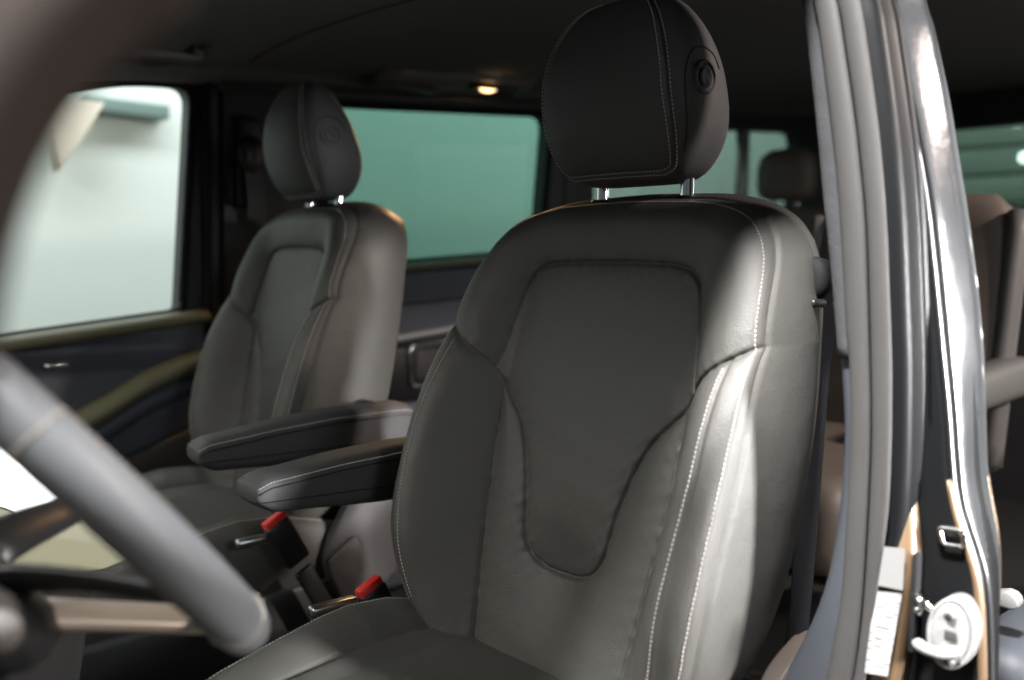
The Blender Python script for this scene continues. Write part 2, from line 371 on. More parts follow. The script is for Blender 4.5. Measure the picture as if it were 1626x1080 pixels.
obj('door_pocket', *extr([(-1.0, -0.98), (0.06, -0.98), (0.06, -0.47), (-0.2, -0.56), (-1.0, -0.75)], 0, -1.33, -1.30, 0.01, 3), 'plastic', door)
obj('door_pull', *rbox((-1.318, -0.272, -0.318), (0.012, 0.05, 0.010), 0.004), 'chrome', door)
obj('lock_pin', *tube([(-1.352, 0.018, sill(0.018) - 0.005), (-1.352, 0.018, sill(0.018) + 0.028)], 0.005, 8), 'plastic_black', door)
# far pillar
pil = obj('centre_pillar', *extr(rounded([(0.088, -1.05), (0.36, -1.05), (0.36, 0.36), (0.088, 0.34)], 0.01), 0, -1.40, -1.345, 0.012, 3), 'plastic', van, label='grey pillar trim between the passenger side windows')
obj('pillar_seal', *tube([(-1.345, 0.085, z) for z in np.linspace(-0.95, 0.35, 10)], 0.010, 8), 'rubber_dark', pil)
obj('pillar_seal', *tube([(-1.343, 0.118, z) for z in np.linspace(-0.95, 0.31, 10)], 0.006, 8), 'rubber_dark', pil)
obj('belt_slider', *rbox((-1.33, 0.175, 0.15), (0.03, 0.055, 0.22), 0.01), 'plastic_black', pil)
obj('slider_cap', *rbox((-1.31, 0.178, 0.215), (0.02, 0.05, 0.07), 0.012), 'plastic_grey', pil)
# sliding door
winS = rounded([(0.42, L(-0.145, 0.42)), (1.225, L(-0.145, 1.225)), (1.262, L(0.29, 1.262)), (0.42, L(0.29, 0.42))], [0.05, 0.05, 0.05, 0.05])
sd = obj('sliding_door', *plate([(0.365, -1.05), (1.32, -1.05), (1.32, L(0.33, 1.32)), (0.365, L(0.33, 0.365))], [winS], 0, -1.395, 0.05), 'plastic', van, smooth=False, label='far sliding door with tinted green window')
obj('window_glass', *extr(winS, 0, -1.412, -1.407, 0), 'glass_tint', sd, smooth=False)
fr = np.array([(-1.366, p[0], p[1]) for p in resample(np.array(winS + [winS[0]]), 0.02)])
obj('window_seal', *tube(fr[:-1], 0.011, 8, closed=True), 'rubber_dark', sd)
obj('sill_cap', *tube([(-1.352, y, L(-0.157, y)) for y in np.linspace(0.38, 1.31, 12)], 0.022, 14, flat=(0.6, 1.2), updir=(0, 0, 1)), 'trim_olive', sd)
obj('upper_panel', *extr([(0.38, L(-0.26, 0.38)), (1.31, L(-0.26, 1.31)), (1.31, L(-0.172, 1.31)), (0.38, L(-0.172, 0.38))], 0, -1.38, -1.335, 0.008, 3), 'plastic_blue', sd)
obj('middle_panel', *extr([(0.38, L(-0.355, 0.38)), (1.31, L(-0.355, 1.31)), (1.31, L(-0.263, 1.31)), (0.38, L(-0.263, 0.38))], 0, -1.38, -1.340, 0.006, 3), 'plastic_blue', sd)
obj('trim_strip', *tube([(-1.335, y, L(-0.352, y) + 0.02 * (y - 0.6)) for y in np.linspace(0.4, 1.3, 14)], 0.011, 10), 'silver', sd)
obj('handle_recess', *rbox((-1.345, 0.78, -0.40), (0.03, 0.36, 0.16), 0.02), 'plastic_black', sd)
hp = rounded([(0.668, -0.325), (0.80, -0.312), (0.80, -0.436), (0.676, -0.438)], 0.02)
hp3 = np.array([(-1.325, p[0], p[1]) for p in hp])
obj('door_handle', *tube(hp3, 0.0065, 8, closed=True), 'chrome', sd)
obj('handle_paddle', *rbox((-1.33, 0.745, -0.378), (0.012, 0.10, 0.085), 0.008), 'plastic_grey', sd)
obj('lower_panel', *extr(rounded([(0.38, -1.0), (1.31, -1.0), (1.31, -0.44), (0.38, -0.50)], 0.02), 0, -1.38, -1.31, 0.012, 3), 'plastic_blue', sd)
# rear quarter side with window
winQ = rounded([(1.46, L(-0.145, 1.46)), (2.75, L(-0.145, 2.75)), (2.75, L(0.27, 2.75)), (1.46, L(0.27, 1.46))], 0.06)
rq = obj('rear_side_panel', *plate([(1.33, -1.05), (3.2, -1.05), (3.2, L(0.33, 3.2)), (1.33, L(0.33, 1.33))], [winQ], 0, -1.39, 0.05), 'plastic', van, smooth=False)
obj('quarter_glass', *extr(winQ, 0, -1.405, -1.400, 0), 'glass_rear', rq, smooth=False)
obj('window_divider', *extr([(2.33, L(-0.145, 2.33)), (2.40, L(-0.145, 2.4)), (2.40, L(0.27, 2.4)), (2.33, L(0.27, 2.33))], 0, -1.395, -1.37, 0.006), 'silver', rq)
# roof rail above the windows
rings = []
for y in np.linspace(-0.35, 3.2, 24):
    z = L(0.318, y) - (0.0 if y > 0 else 0.16 * y * y)
    rings.append([(-1.345, y, z), (-1.30, y, z + 0.012), (-1.285, y, z + 0.035), (-1.30, y, z + 0.06), (-1.36, y, z + 0.08), (-1.40, y, z + 0.02)])
obj('roof_rail', *loft(rings), 'headliner', van)
obj('rail_trim', *tube([(-1.30, y, L(0.310, y)) for y in np.linspace(0.1, 3.1, 20)], 0.008, 8), 'plastic_grey', van)
# rear end with tailgate window
winR = rounded([(-1.18, 0.18), (0.25, 0.18), (0.20, 0.52), (-1.12, 0.52)], 0.06)
tg = obj('tailgate', *plate([(-1.42, -1.05), (0.46, -1.05), (0.42, 0.78), (-1.38, 0.78)], [winR], 1, 3.25, 0.06), 'plastic', van, smooth=False)
obj('rear_glass', *extr(winR, 1, 3.255, 3.26, 0), 'glass_rear', tg, smooth=False)
# floor
obj('van_floor', *rbox((-0.46, 1.0, -1.07), (1.9, 4.6, 0.08), 0.01), 'carpet', van)
# reading lamp unit on the far side of the roof
lu = obj('roof_lamp_unit', *loft([[(-1.262 + dx, y, ceil_z(-1.24 + dx, y) - dz) for dx, dz in ((-0.055, 0.0), (-0.045, 0.022), (-0.01, 0.034), (0.04, 0.026), (0.07, 0.0))] for y in np.linspace(0.50, 1.03, 10)]), 'plastic_mid', van)
obj('lamp_switch_panel', *rbox((-1.262, 0.60, ceil_z(-1.24, 0.6) - 0.033), (0.05, 0.20, 0.012), 0.004), 'plastic', lu)
ring = [(-1.225 + 0.036 * math.cos(t), 0.885 + 0.085 * math.sin(t), ceil_z(-1.24, 0.885) - 0.028 - 0.012 * math.cos(t) * 0) for t in np.linspace(0, 2 * math.pi, 32, endpoint=False)]
obj('lamp_bezel', *tube(ring, 0.008, 8, closed=True), 'plastic_black', lu)
lens = [[(-1.225 + r * 0.024 * math.cos(t), 0.862 + r * 0.024 * math.sin(t), ceil_z(-1.24, 0.862) - 0.026 - h) for t in np.linspace(0, 2 * math.pi, 20, endpoint=False)] for r, h in ((1, 0), (0.9, 0.006), (0.5, 0.010), (0.05, 0.011))]
obj('lamp_lens', *loft(lens), 'lamp_lens', lu)
pl = bpy.data.lights.new('reading_lamp_light', 'SPOT'); pl.energy = 12; pl.color = (1, 0.55, 0.24); pl.shadow_soft_size = 0.02; pl.spot_size = math.radians(84); pl.spot_blend = 0.8
po = bpy.data.objects.new('reading_lamp_light', pl); COL.objects.link(po); po.location = (-1.215, 0.862, ceil_z(-1.24, 0.862) - 0.05)
po.rotation_euler = (Vector((-0.72, 0.14, -0.3)) - Vector(po.location)).to_track_quat('-Z', 'Y').to_euler()
# grab handle over the front window
gh = spline([(-1.19, -0.20, 0.362), (-1.165, -0.185, 0.338), (-1.16, -0.10, 0.340), (-1.165, -0.02, 0.345), (-1.19, -0.005, 0.375)], 8)
obj('grab_handle', *tube(gh, 0.009, 10), 'plastic_mid', van)
obj('handle_mount', *rbox((-1.19, -0.012, 0.362), (0.05, 0.036, 0.03), 0.008), 'plastic_black', van)
obj('handle_mount', *rbox((-1.19, -0.195, 0.348), (0.05, 0.036, 0.03), 0.008), 'plastic_black', van)
# driver side windscreen pillar close to the camera
ap = spline([(0.52, -0.898, -0.40), (0.54, -0.884, -0.20), (0.54, -0.875, -0.125), (0.54, -0.868, -0.085), (0.54, -0.858, -0.056), (0.54, -0.845, -0.034), (0.54, -0.829, -0.016), (0.54, -0.811, 0.0), (0.53, -0.76, 0.06), (0.48, -0.62, 0.23), (0.42, -0.46, 0.40)], 6)
obj('windscreen_pillar', *tube(ap, 0.019, 16, flat=(1.0, 1.3), updir=(0.3, 1, -0.3)), 'pillar_brown', van, label='brownish windscreen pillar trim, out of focus')
ap2 = ap + np.array([-0.02, -0.040, 0.024])
obj('pillar_cover', *tube(ap2, 0.034, 16, flat=(0.8, 1.2), updir=(0.3, 1, -0.3)), 'pillar_dark', van)

# ---- near door pillar, built as swept strips along its height
zt = lambda T: (lambda z: np.interp(z, [p[1] for p in T[::-1]], [p[0] for p in T[::-1]]))
felt_l = zt([(0.235, 0.45), (0.277, 0.191), (0.291, 0.105), (0.301, 0.042), (0.310, -0.022), (0.323, -0.101), (0.331, -0.164), (0.338, -0.216), (0.342, -0.265), (0.340, -0.336), (0.335, -0.384), (0.326, -0.433), (0.306, -0.488), (0.283, -0.537), (0.22, -0.64), (0.2, -1.0)])
felt_s = zt([(0.255, 0.45), (0.300, 0.185), (0.312, 0.122), (0.327, 0.038), (0.336, -0.023), (0.342, -0.081), (0.348, -0.142), (0.355, -0.183), (0.359, -0.261), (0.358, -0.353), (0.357, -0.423), (0.347, -0.496), (0.33, -0.6), (0.3, -1.0)])
grv = zt([(0.275, 0.45), (0.325, 0.18), (0.350, 0.057), (0.365, -0.04), (0.373, -0.141), (0.380, -0.242), (0.381, -0.302), (0.380, -0.416), (0.376, -0.487), (0.36, -0.6), (0.33, -1.0)])
seal_r = zt([(0.295, 0.45), (0.349, 0.175), (0.365, 0.094), (0.376, 0.034), (0.386, -0.041), (0.398, -0.179), (0.401, -0.249), (0.402, -0.321), (0.398, -0.367), (0.394, -0.412), (0.386, -0.499), (0.37, -0.6), (0.34, -1.0)])
chm = zt([(0.285, 0.45), (0.344, 0.188), (0.359, 0.138), (0.375, 0.081), (0.385, 0.040), (0.399, -0.022), (0.414, -0.12), (0.423, -0.181), (0.432, -0.241), (0.437, -0.29), (0.445, -0.333), (0.462, -0.363), (0.472, -0.405), (0.479, -0.485), (0.48, -0.6), (0.48, -1.0)])
outr = zt([(0.30, 0.45), (0.366, 0.194), (0.379, 0.143), (0.394, 0.085), (0.408, 0.016), (0.418, -0.03), (0.434, -0.12), (0.442, -0.182), (0.448, -0.261), (0.452, -0.306), (0.463, -0.338), (0.469, -0.394), (0.468, -0.476), (0.47, -0.6), (0.47, -1.0)])
zs = np.r_[np.linspace(0.45, 0.2, 8), np.linspace(0.18, -0.62, 70), np.linspace(-0.66, -1.0, 5)]
def sm(f):
    a = np.array([f(z) for z in zs]); k = np.ones(5) / 5; b = np.convolve(np.pad(a, 2, mode='edge'), k, 'valid'); return b
FL, FS, GR, SR, CH, OU = map(sm, (felt_l, felt_s, grv, seal_r, chm, outr))
bp_ = obj('door_pillar', *loft([[(FS[i] + 0.004, -0.018, z), (GR[i], -0.012, z), (SR[i] + 0.006, -0.02, z), (SR[i] + 0.009, 0.0, z), (SR[i] + 0.010, 0.016, z), (SR[i] + 0.012, 0.0205, z), (SR[i] + 0.016, 0.022, z), ((SR[i] + CH[i]) / 2, 0.0222, z), (CH[i] - 0.008, 0.0222, z), (CH[i] - 0.004, 0.0224, z),
        (CH[i], 0.030, z), (CH[i] + 0.006, 0.040, z), ((CH[i] + OU[i]) / 2 + 0.006, 0.062, z), (OU[i], 0.080, z), (OU[i] - 0.006, 0.088, z), (OU[i] - 0.03, 0.095, z), (OU[i] - 0.05, 0.14, z), (FS[i], 0.14, z)] for i, z in enumerate(zs)]), 'paint', van, label='glossy black door pillar with latch and sticker')
obj('outer_skin', *loft([[(CH[i] + 0.004, 0.034, z), (CH[i] + 0.006, 0.037, z), (CH[i] * 0.75 + OU[i] * 0.25 + 0.0055, 0.047, z), ((CH[i] + OU[i]) / 2 + 0.0045, 0.0575, z), (CH[i] * 0.25 + OU[i] * 0.75 + 0.0035, 0.068, z), (OU[i] + 0.002, 0.079, z), (OU[i], 0.083, z), (OU[i] - 0.006, 0.084, z), ((CH[i] + OU[i]) / 2 - 0.004, 0.060, z)] for i, z in enumerate(zs) if z > -0.62]), 'paint_grey', bp_)
# trim strips on it
up_i = [i for i, z in enumerate(zs) if z > -0.187]; lo_i = [i for i, z in enumerate(zs) if z < -0.16]
def strip_rings(I, ext=0.0, y0=-0.022):
    R_ = []
    for i in I:
        a, b, z = FL[i], FS[i] + 0.003, zs[i]
        R_.append([(a, y0 + 0.016, z), (a + 0.001, y0 + 0.006, z), (a + 0.005, y0 + 0.001, z), (a + 0.010, y0 - 0.001, z), (b - 0.008, y0 - 0.002, z), (b - 0.003, y0, z), (b, y0 + 0.004, z), (b, 0.02, z), (b, 0.10, z), (b - 0.01, 0.12, z), (a + 0.01, 0.12, z), (a, 0.10, z), (a, 0.03, z)])
    return R_
obj('upper_pillar_trim', *loft(strip_rings(up_i)), 'felt', bp_)
lo = strip_rings(lo_i, y0=-0.016)
obj('lower_pillar_trim', *loft(lo), 'lower_trim', bp_)
sealA = [((FS[i] + GR[i]) / 2, -0.030, z) for i, z in enumerate(zs)]; sealB = [((GR[i] + SR[i]) / 2, -0.028, z) for i, z in enumerate(zs)]
obj('door_seal', *tube(sealA, [max(0.006, (GR[i] - FS[i]) * 0.49) for i in range(len(zs))], 16, flat=(1.0, 0.42), updir=(1, 0, 0)), 'rubber', bp_, label='grey rubber door seal, inner lip')
obj('door_seal', *tube(sealB, [max(0.006, (SR[i] - GR[i]) * 0.48) for i in range(len(zs))], 16, flat=(1.0, 0.42), updir=(1, 0, 0)), 'rubber', bp_, label='pale grey rubber door seal, outer lip')
obj('edge_highlight', *tube([(CH[i] + 0.001, 0.027, z) for i, z in enumerate(zs)], 0.0024, 8), 'steel', bp_)  # steel tube laid in as the highlight along the pillar edge
# lower door opening flanges, warm floor reflection on black paint put into their colour
fl = [i for i, z in enumerate(zs) if -0.62 < z < -0.285]
R1 = []; R2 = []
for i in fl:
    z = zs[i]; t = np.clip((-0.285 - z) / 0.11, 0, 1); w = 0.001 + 0.020 * t * t * (3 - 2 * t)
    yf = -0.018 * t + 0.012 * (1 - t)
    R1.append([(SR[i] - 0.006, yf - 0.006, z), (SR[i] + w, yf, z), (SR[i] + w + 0.004, yf + 0.010, z), (SR[i] + w + 0.002, 0.02, z), (SR[i], 0.02, z)])
    R2.append([(CH[i] - 0.003, 0.020, z), (CH[i] - 0.001, 0.0205, z), (CH[i] + 0.001 + 0.003 * t, 0.026, z), (CH[i] + 0.001, 0.033, z), (CH[i] - 0.004, 0.03, z)])
obj('inner_flange', *loft(R1), 'paint_warm_reflection', bp_)
obj('outer_flange', *loft(R2), 'paint_warm_reflection', bp_)
obj('outer_flange', *loft([[(OU[i] - 0.010, 0.068, zs[i]), (OU[i] + 0.002, 0.077, zs[i]), (OU[i] + 0.001, 0.084, zs[i]), (OU[i] - 0.018, 0.086, zs[i])] for i in fl]), 'paint_warm_reflection', bp_)
obj('sticker', [(0.3935, -0.0290, -0.362), (0.4175, -0.0240, -0.360), (0.4175, -0.0245, -0.402), (0.3925, -0.0295, -0.402)], [(0, 1, 2, 3)], 'white_plastic', bp_, smooth=False, label='blank white sticker on the door jamb')
obj('sticker', [(0.3915, -0.0290, -0.408), (0.4165, -0.0240, -0.406), (0.4075, -0.0270, -0.492), (0.3855, -0.0310, -0.494)], [(0, 1, 2, 3)], 'label_print', bp_, smooth=False, label='white printed sticker on the door jamb')
pl_ = rounded([(0.437, -0.342), (0.461, -0.340), (0.462, -0.356), (0.442, -0.358)], 0.004, 4)
obj('jamb_clip', *tube(np.array([(p[0] - 0.004, 0.014, p[1]) for p in pl_]), 0.0024, 8, closed=True), 'chrome', bp_)
# white latch: oval plate with hook
lat = obj('latch_plate', *loft([[(0.458 + 0.0185 * r * math.cos(t) + h * 0.0, -0.004 - h + 0.010 * math.cos(t) * r, -0.438 + 0.036 * r * math.sin(t)) for t in np.linspace(0, 2 * math.pi, 36, endpoint=False)] for r, h in ((1.0, -0.02), (1.0, 0.0), (0.94, 0.004), (0.6, 0.005), (0.05, 0.005))]), 'white_plastic', bp_, label='white oval plastic latch plate')
hk = spline([(0.466, -0.010, -0.452), (0.456, -0.024, -0.453), (0.444, -0.032, -0.450), (0.434, -0.030, -0.446)], 6)
obj('latch_hook', *tube(hk, [0.0075] * (len(hk) - 3) + [0.007, 0.006, 0.0035], 12, flat=(0.75, 1.0)), 'white_plastic', lat)
lt = np.linspace(0, 2 * math.pi, 40, endpoint=False)
obj('plate_rim', *tube([(0.458 + 0.0172 * math.cos(t), -0.0075 + 0.0095 * math.cos(t), -0.438 + 0.0335 * math.sin(t)) for t in lt], 0.0018, 8, closed=True), 'white_plastic', lat)
obj('plate_slot', *rbox((0.459, -0.0095, -0.439), (0.013, 0.004, 0.011), 0.002), 'plastic_grey', lat)
obj('plate_boss', *rbox((0.459, -0.011, -0.4545), (0.016, 0.012, 0.012), 0.003), 'white_plastic', lat)
for zz in (-0.4185, -0.4645):
    sc_ = obj('screw', *tube([(0.458, -0.006, zz), (0.458, -0.0125, zz)], 0.0055, 14), 'white_plastic', lat)
    obj('screw', *tube([(0.458, -0.0126, zz), (0.458, -0.0134, zz)], 0.0028, 8), 'plastic_grey', lat)
obj('striker', *merge(tube([(0.422, -0.012, -0.404), (0.434, -0.020, -0.410), (0.444, -0.010, -0.420)], 0.0045, 10), tube([(0.424, -0.012, -0.420), (0.434, -0.018, -0.420)], 0.005, 10)), 'chrome', bp_)
obj('rubber_stop', *rbox((0.4245, -0.012, -0.415), (0.006, 0.012, 0.10), 0.002), 'rubber_dark', bp_)
# rear side sill of the sliding door opening
obj('opening_sill', *rbox((0.40, 1.1, -0.62), (0.10, 1.7, 0.16), 0.03), 'lower_trim', van)
obj('guide_clip', *extr(rounded([(0.385, -0.482), (0.412, -0.474), (0.424, -0.486), (0.420, -0.496), (0.386, -0.496)], 0.006), 1, 0.28, 0.30, 0.003), 'white_plastic', van)

# ------------------------------------------------------------------ front seats
base_y = lambda z: 0.03 + 0.235 * z
def build_seat(root):
    # ---------- backrest outline (right half, bottom to top)
    right = spline([(0.198, -0.612), (0.226, -0.572), (0.247, -0.525), (0.258, -0.480), (0.2635, -0.44), (0.266, -0.40), (0.268, -0.327), (0.266, -0.256), (0.259, -0.185), (0.251, -0.125), (0.241, -0.082), (0.226, -0.052)], 12)
    topr = spline([(0.226, -0.052), (0.203, -0.029), (0.170, -0.014), (0.125, -0.005), (0.06, -0.0015), (0, 0)], 12)
    NX, NZ = 300, 340
    rs = lambda P, n: (lambda d: np.stack([np.interp(np.linspace(0, d[-1], n), d, P[:, k]) for k in range(2)], 1))(np.r_[0, np.cumsum(np.linalg.norm(np.diff(P, axis=0), axis=1))])
    Rt = rs(right, NZ); Lf = Rt * np.array([-1, 1])
    tp = np.vstack([topr * np.array([-1, 1]), topr[::-1][1:]]); Tp = rs(tp, NX)
    Bt = np.stack([np.linspace(-0.198, 0.198, NX), np.full(NX, -0.612)], 1)
    s = np.linspace(0, 1, NX)[None, :, None]; t = np.linspace(0, 1, NZ)[:, None, None]
    C = (1 - s) * Lf[:, None] + s * Rt[:, None] + (1 - t) * Bt[None] + t * Tp[None] - ((1 - s) * (1 - t) * Bt[0] + s * (1 - t) * Bt[-1] + (1 - s) * t * Tp[0] + s * t * Tp[-1])
    X, Z = C[..., 0], C[..., 1]
    # ---------- seams
    sh = [(0.272, -0.166), (0.240, -0.184), (0.205, -0.205), (0.180, -0.226), (0.160, -0.252), (0.141, -0.272)]
    U = [(0.118, -0.296), (0.101, -0.325), (0.090, -0.354), (0.080, -0.390), (0.074, -0.424), (0.067, -0.449), (0.052, -0.469), (0.028, -0.480), (0, -0.483)]
    cu = [(0.172, -0.234), (0.166, -0.205), (0.159, -0.160), (0.148, -0.118), (0.135, -0.098), (0.110, -0.0875), (0.07, -0.085), (0, -0.084)]
    bo = [(0.160, -0.252), (0.157, -0.29), (0.156, -0.33), (0.152, -0.38), (0.148, -0.42), (0.139, -0.50), (0.124, -0.612)]
    cr = spline([(0.233, -0.188), (0.234, -0.218), (0.236, -0.251), (0.239, -0.286), (0.240, -0.321), (0.236, -0.389), (0.229, -0.453), (0.222, -0.50), (0.20, -0.60)], 8)
    l1 = spline(sh + U, 8); l2 = spline(cu, 8); l3 = spline(bo, 8)
    mir = lambda P: P * np.array([-1, 1])
    lines = [l1, l2, l3, mir(l1), mir(l2), mir(l3)]
    outline = np.vstack([Lf, Tp[1:], Rt[::-1][1:]])
    def front_y(X, Z, groove=True):
        D = seam_dist(X, Z, lines); E = seam_dist(X, Z, [outline[::2]])
        Wz = np.interp(Z, Rt[:, 1], Rt[:, 0])
        B = sint(Z, [-0.612, -0.55, -0.487, -0.453, -0.389, -0.321, -0.286, -0.251, -0.218, -0.19, -0.15, -0.10, -0.05, 0], [0.020, 0.050, 0.076, 0.086, 0.087, 0.082, 0.076, 0.068, 0.056, 0.044, 0.032, 0.020, 0.009, 0.0])
        xi = sint(Z, [-0.61, -0.5, -0.35, -0.25, -0.15], [0.115, 0.130, 0.148, 0.150, 0.135])
        tt = np.clip((np.abs(X) - xi) / (Wz - 0.033 - xi), 0, 1)
        y = base_y(Z) - B * (np.sin(tt * math.pi / 2) ** 1.8)
        low = l1[l1[:, 1] < -0.234]
        top_in = inside(X, Z, np.vstack([l2[::-1], low, mir(low)[::-1], mir(l2)]))
        shl = (Z > np.interp(np.abs(X), [0.13, 0.16, 0.18, 0.205, 0.24, 0.272], [-0.28, -0.252, -0.226, -0.205, -0.184, -0.166])) & ~top_in
        A_ = np.where(shl, 0.016, np.where(top_in, 0.005, 0.008)); sg = np.where(shl, 0.026, np.where(top_in, 0.012, 0.014))
        y = y - A_ * (1 - np.exp(-D / sg))
        # lumbar swell and shallow valley
        y = y + 0.016 * np.exp(-((Z + 0.485) / 0.06) ** 2) * np.exp(-(X / 0.06) ** 2) + 0.004 * np.exp(-((Z + 0.2) / 0.08) ** 2) * np.exp(-(X / 0.1) ** 2)
        y = y + (0.0035 * np.exp(-(D / 0.0024) ** 2) if groove else 0)
        Rr = 0.036; e = np.clip(E, 0, Rr); ra = sint(Z, [-0.61, -0.5, -0.39, -0.30, -0.25, -0.19, -0.12, -0.04, 0], [0.014, 0.026, 0.032, 0.033, 0.027, 0.016, 0.022, 0.040, 0.040])
        y = y + ra * (1 - np.sqrt(np.maximum(1 - (1 - e / Rr) ** 2, 0)))
        y = y + 0.0022 * np.exp(-(seam_dist(X, Z, [cr, mir(cr)]) / 0.0022) ** 2)
        y = y + 0.00035 * np.sin(X * 61 + Z * 37) * np.sin(Z * 83 - X * 29)
        y = y + 0.00055 * np.exp(-D / 0.011) * (np.sin(X * 310 + Z * 170 + 2 * np.sin(Z * 60)) + np.sin(Z * 270 - X * 140 + 2 * np.sin(X * 47)))
        return y, top_in, shl
    Y, cen, shl = front_y(X, Z)
    A = np.stack([X, Y, Z], -1)
    nrm = np.cross(np.gradient(A, axis=1), np.gradient(A, axis=0)); nrm /= np.linalg.norm(nrm, axis=-1, keepdims=True) + 1e-12
    off = np.array(BASE[root]) * 0
    V, F = gridmesh(A); Nn = nrm.reshape(-1, 3)
    bolx = np.interp(Z, [p[1] for p in bo[::-1]], [p[0] for p in bo[::-1]])
    reg = np.where(cen, 0, np.where(shl, 1, np.where(X > bolx, 2, np.where(X < -bolx, 3, 4)))).ravel()
    fr = reg[F[:, 0]]
    # gusset (side and top panel), rings going back from the outline
    OP = outline; ov = np.gradient(OP, axis=0); on = np.stack([-ov[:, 1], ov[:, 0]], 1); on /= np.linalg.norm(on, axis=1)[:, None] + 1e-12
    on *= np.sign((on * (OP - np.array([0, -0.3]))).sum(1))[:, None]
    ye, _, _ = front_y(OP[:, 0], OP[:, 1], groove=False)
    yr = base_y(OP[:, 1]) + 0.124
    G = []
    for tt in np.r_[0, 0.01, 0.02, 0.04, np.linspace(0.08, 0.9, 14), 0.94, 0.97, 1.0, 1.0, 1.0]:
        k = len(G)
        o_ = 0.010 * math.sin(math.pi * min(1, tt * 1.05)) ** 0.7 - 0.014 * tt ** 3 + (-0.0025 if 0 < tt < 0.03 else 0)
        if k >= 21: o_ = -0.03 - 0.03 * (k - 20)
        yy = ye + tt * (yr - ye) + (0.006 * (k - 20) if k > 20 else 0)
        G.append(np.stack([OP[:, 0] + on[:, 0] * o_, yy, OP[:, 1] + on[:, 1] * o_], 1))
    G = np.array(G)
    back = obj('backrest', *gridmesh(G), 'leather', root, label='dark leather backrest with pale stitching')
    def panel(nm, k, m, lab=None):
        Fk = F[fr == k]; u, inv = np.unique(Fk, return_inverse=True)
        return obj(nm, V[u], inv.reshape(-1, 4), m, back, normals=Nn[u], label=lab)
    panel('centre_panel', 0, 'leather'); panel('shoulder_panel', 1, 'leather'); panel('bolster', 2, 'leather'); panel('bolster', 3, 'leather'); panel('lower_panel', 4, 'leather')
    # back shell
    last = G[-1]; n = len(last); cpt = np.array([[0, base_y(-0.3) + 0.13, -0.3]])
    obj('back_shell', np.vstack([last, cpt]), [(i, (i + 1) % n, n) for i in range(n)], 'plastic', back)
    # stitching on the outer edges, and along the outer bolster seam
    inner = outline - on * 0.0050
    inner = inner[(inner[:, 1] > -0.56)]
    y, _, _ = front_y(inner[:, 0], inner[:, 1]); P3 = np.stack([inner[:, 0], y, inner[:, 1]], 1)
    nn = np.zeros_like(P3); nn[:, 0] = np.sign(P3[:, 0]) * 0.6 * (np.abs(P3[:, 0]) > 0.2); nn[:, 1] = -0.8; nn[:, 2] = 0.3 * (P3[:, 2] > -0.05)
    obj('stitching', *stitches(P3, nn), 'thread', back, kind='stuff')
    for sx in (-1, 1):
        b3 = (cr[3:-4] - np.array([0.0045, 0])) * np.array([sx, 1]); y, _, _ = front_y(b3[:, 0], b3[:, 1])
        P3 = np.stack([b3[:, 0], y, b3[:, 1]], 1); nn = np.tile([0.1 * sx, -0.98, 0.1], (len(P3), 1))
        obj('stitching', *stitches(P3, nn), 'thread', back, kind='stuff')
    # ---------- headrest
    sp = lambda c, e: np.sign(c) * np.abs(c) ** e
    def hr(th, ph):
        cx = sp(np.cos(ph), np.where(ph < 0, 0.30, 0.42)); cy = sp(np.cos(ph), np.where(ph < 0, 0.46, 0.56))
        z = 0.118 * sp(np.sin(ph), 0.80)
        wz = sint(z, [-0.118, -0.06, 0.02, 0.08, 0.118], [0.93, 1.0, 1.0, 0.93, 0.80])
        x = 0.128 * wz * cx * sp(np.cos(th), 0.52)
        yv = 0.064 * cy * np.where(np.sin(th) < 0, sp(np.sin(th), 0.58), 1.18 * sp(np.sin(th), 0.50))
        dep = sint(z, [-0.118, -0.075, -0.03, 0.03, 0.118], [0.80, 1.0, 1.05, 0.90, 0.46])
        y = -0.028 + (yv + 0.064) * dep + 0.030 * (z / 0.118) ** 2 + 0.010 * (x / 0.131) ** 2
        return np.stack([x - 0.008, y, z + 0.136], -1)
    TH0 = math.radians(-51)
    def seam_param(d):
        p = []; PB = math.radians(-52); PT = math.radians(84)
        thf = lambda f: math.radians(-60 + 24 * np.clip((PT - f) / (PT - PB), 0, 1) ** 1.3) + d
        for k in range(60):
            f = PT + (PB - PT) * k / 59; p.append((thf(f), f))
        te = thf(PB)
        for k in range(1, 13):
            a = k / 12 * math.pi / 2; p.append((te - 0.34 * (1 - math.cos(a)), PB - (math.radians(12) + d * 0.7) * math.sin(a)))
        for k in range(1, 30):
            a = k / 30; p.append((te - 0.34 + ((-math.pi - te + 0.34) - (te - 0.34)) * a, PB - math.radians(12) - d * 0.7))
        q = np.array(p); m = q[:len(q) - 29][::-1].copy(); m[:, 0] = -math.pi - m[:, 0]
        return np.vstack([q, m])
    th = np.linspace(-math.pi, math.pi, 241)[:-1]; ph = np.radians(np.linspace(-89.5, 89.5, 150)); TH, PH = np.meshgrid(th, ph)
    H = hr(TH, PH)
    sp0 = seam_param(0.0); sl3 = hr(sp0[:, 0], sp0[:, 1]); sl3 = resample(sl3, 0.003)
    Hn = np.cross(np.roll(H, -1, 1) - np.roll(H, 1, 1), np.gradient(H, axis=0)); Hn /= np.linalg.norm(Hn, axis=-1, keepdims=True) + 1e-12
    Hf = H.reshape(-1, 3); dmin = np.full(len(Hf), 9.0)
    for q in sl3: dmin = np.minimum(dmin, np.linalg.norm(Hf - q, axis=1))
    disp = -0.0030 * np.exp(-(dmin / 0.0032) ** 2) - 0.0012 * np.exp(-(dmin / 0.012) ** 2)
    Hf = Hf + Hn.reshape(-1, 3) * disp[:, None]
    nr, nc = TH.shape; idx = np.arange(nr * nc).reshape(nr, nc); nx_ = np.roll(idx, -1, 1)
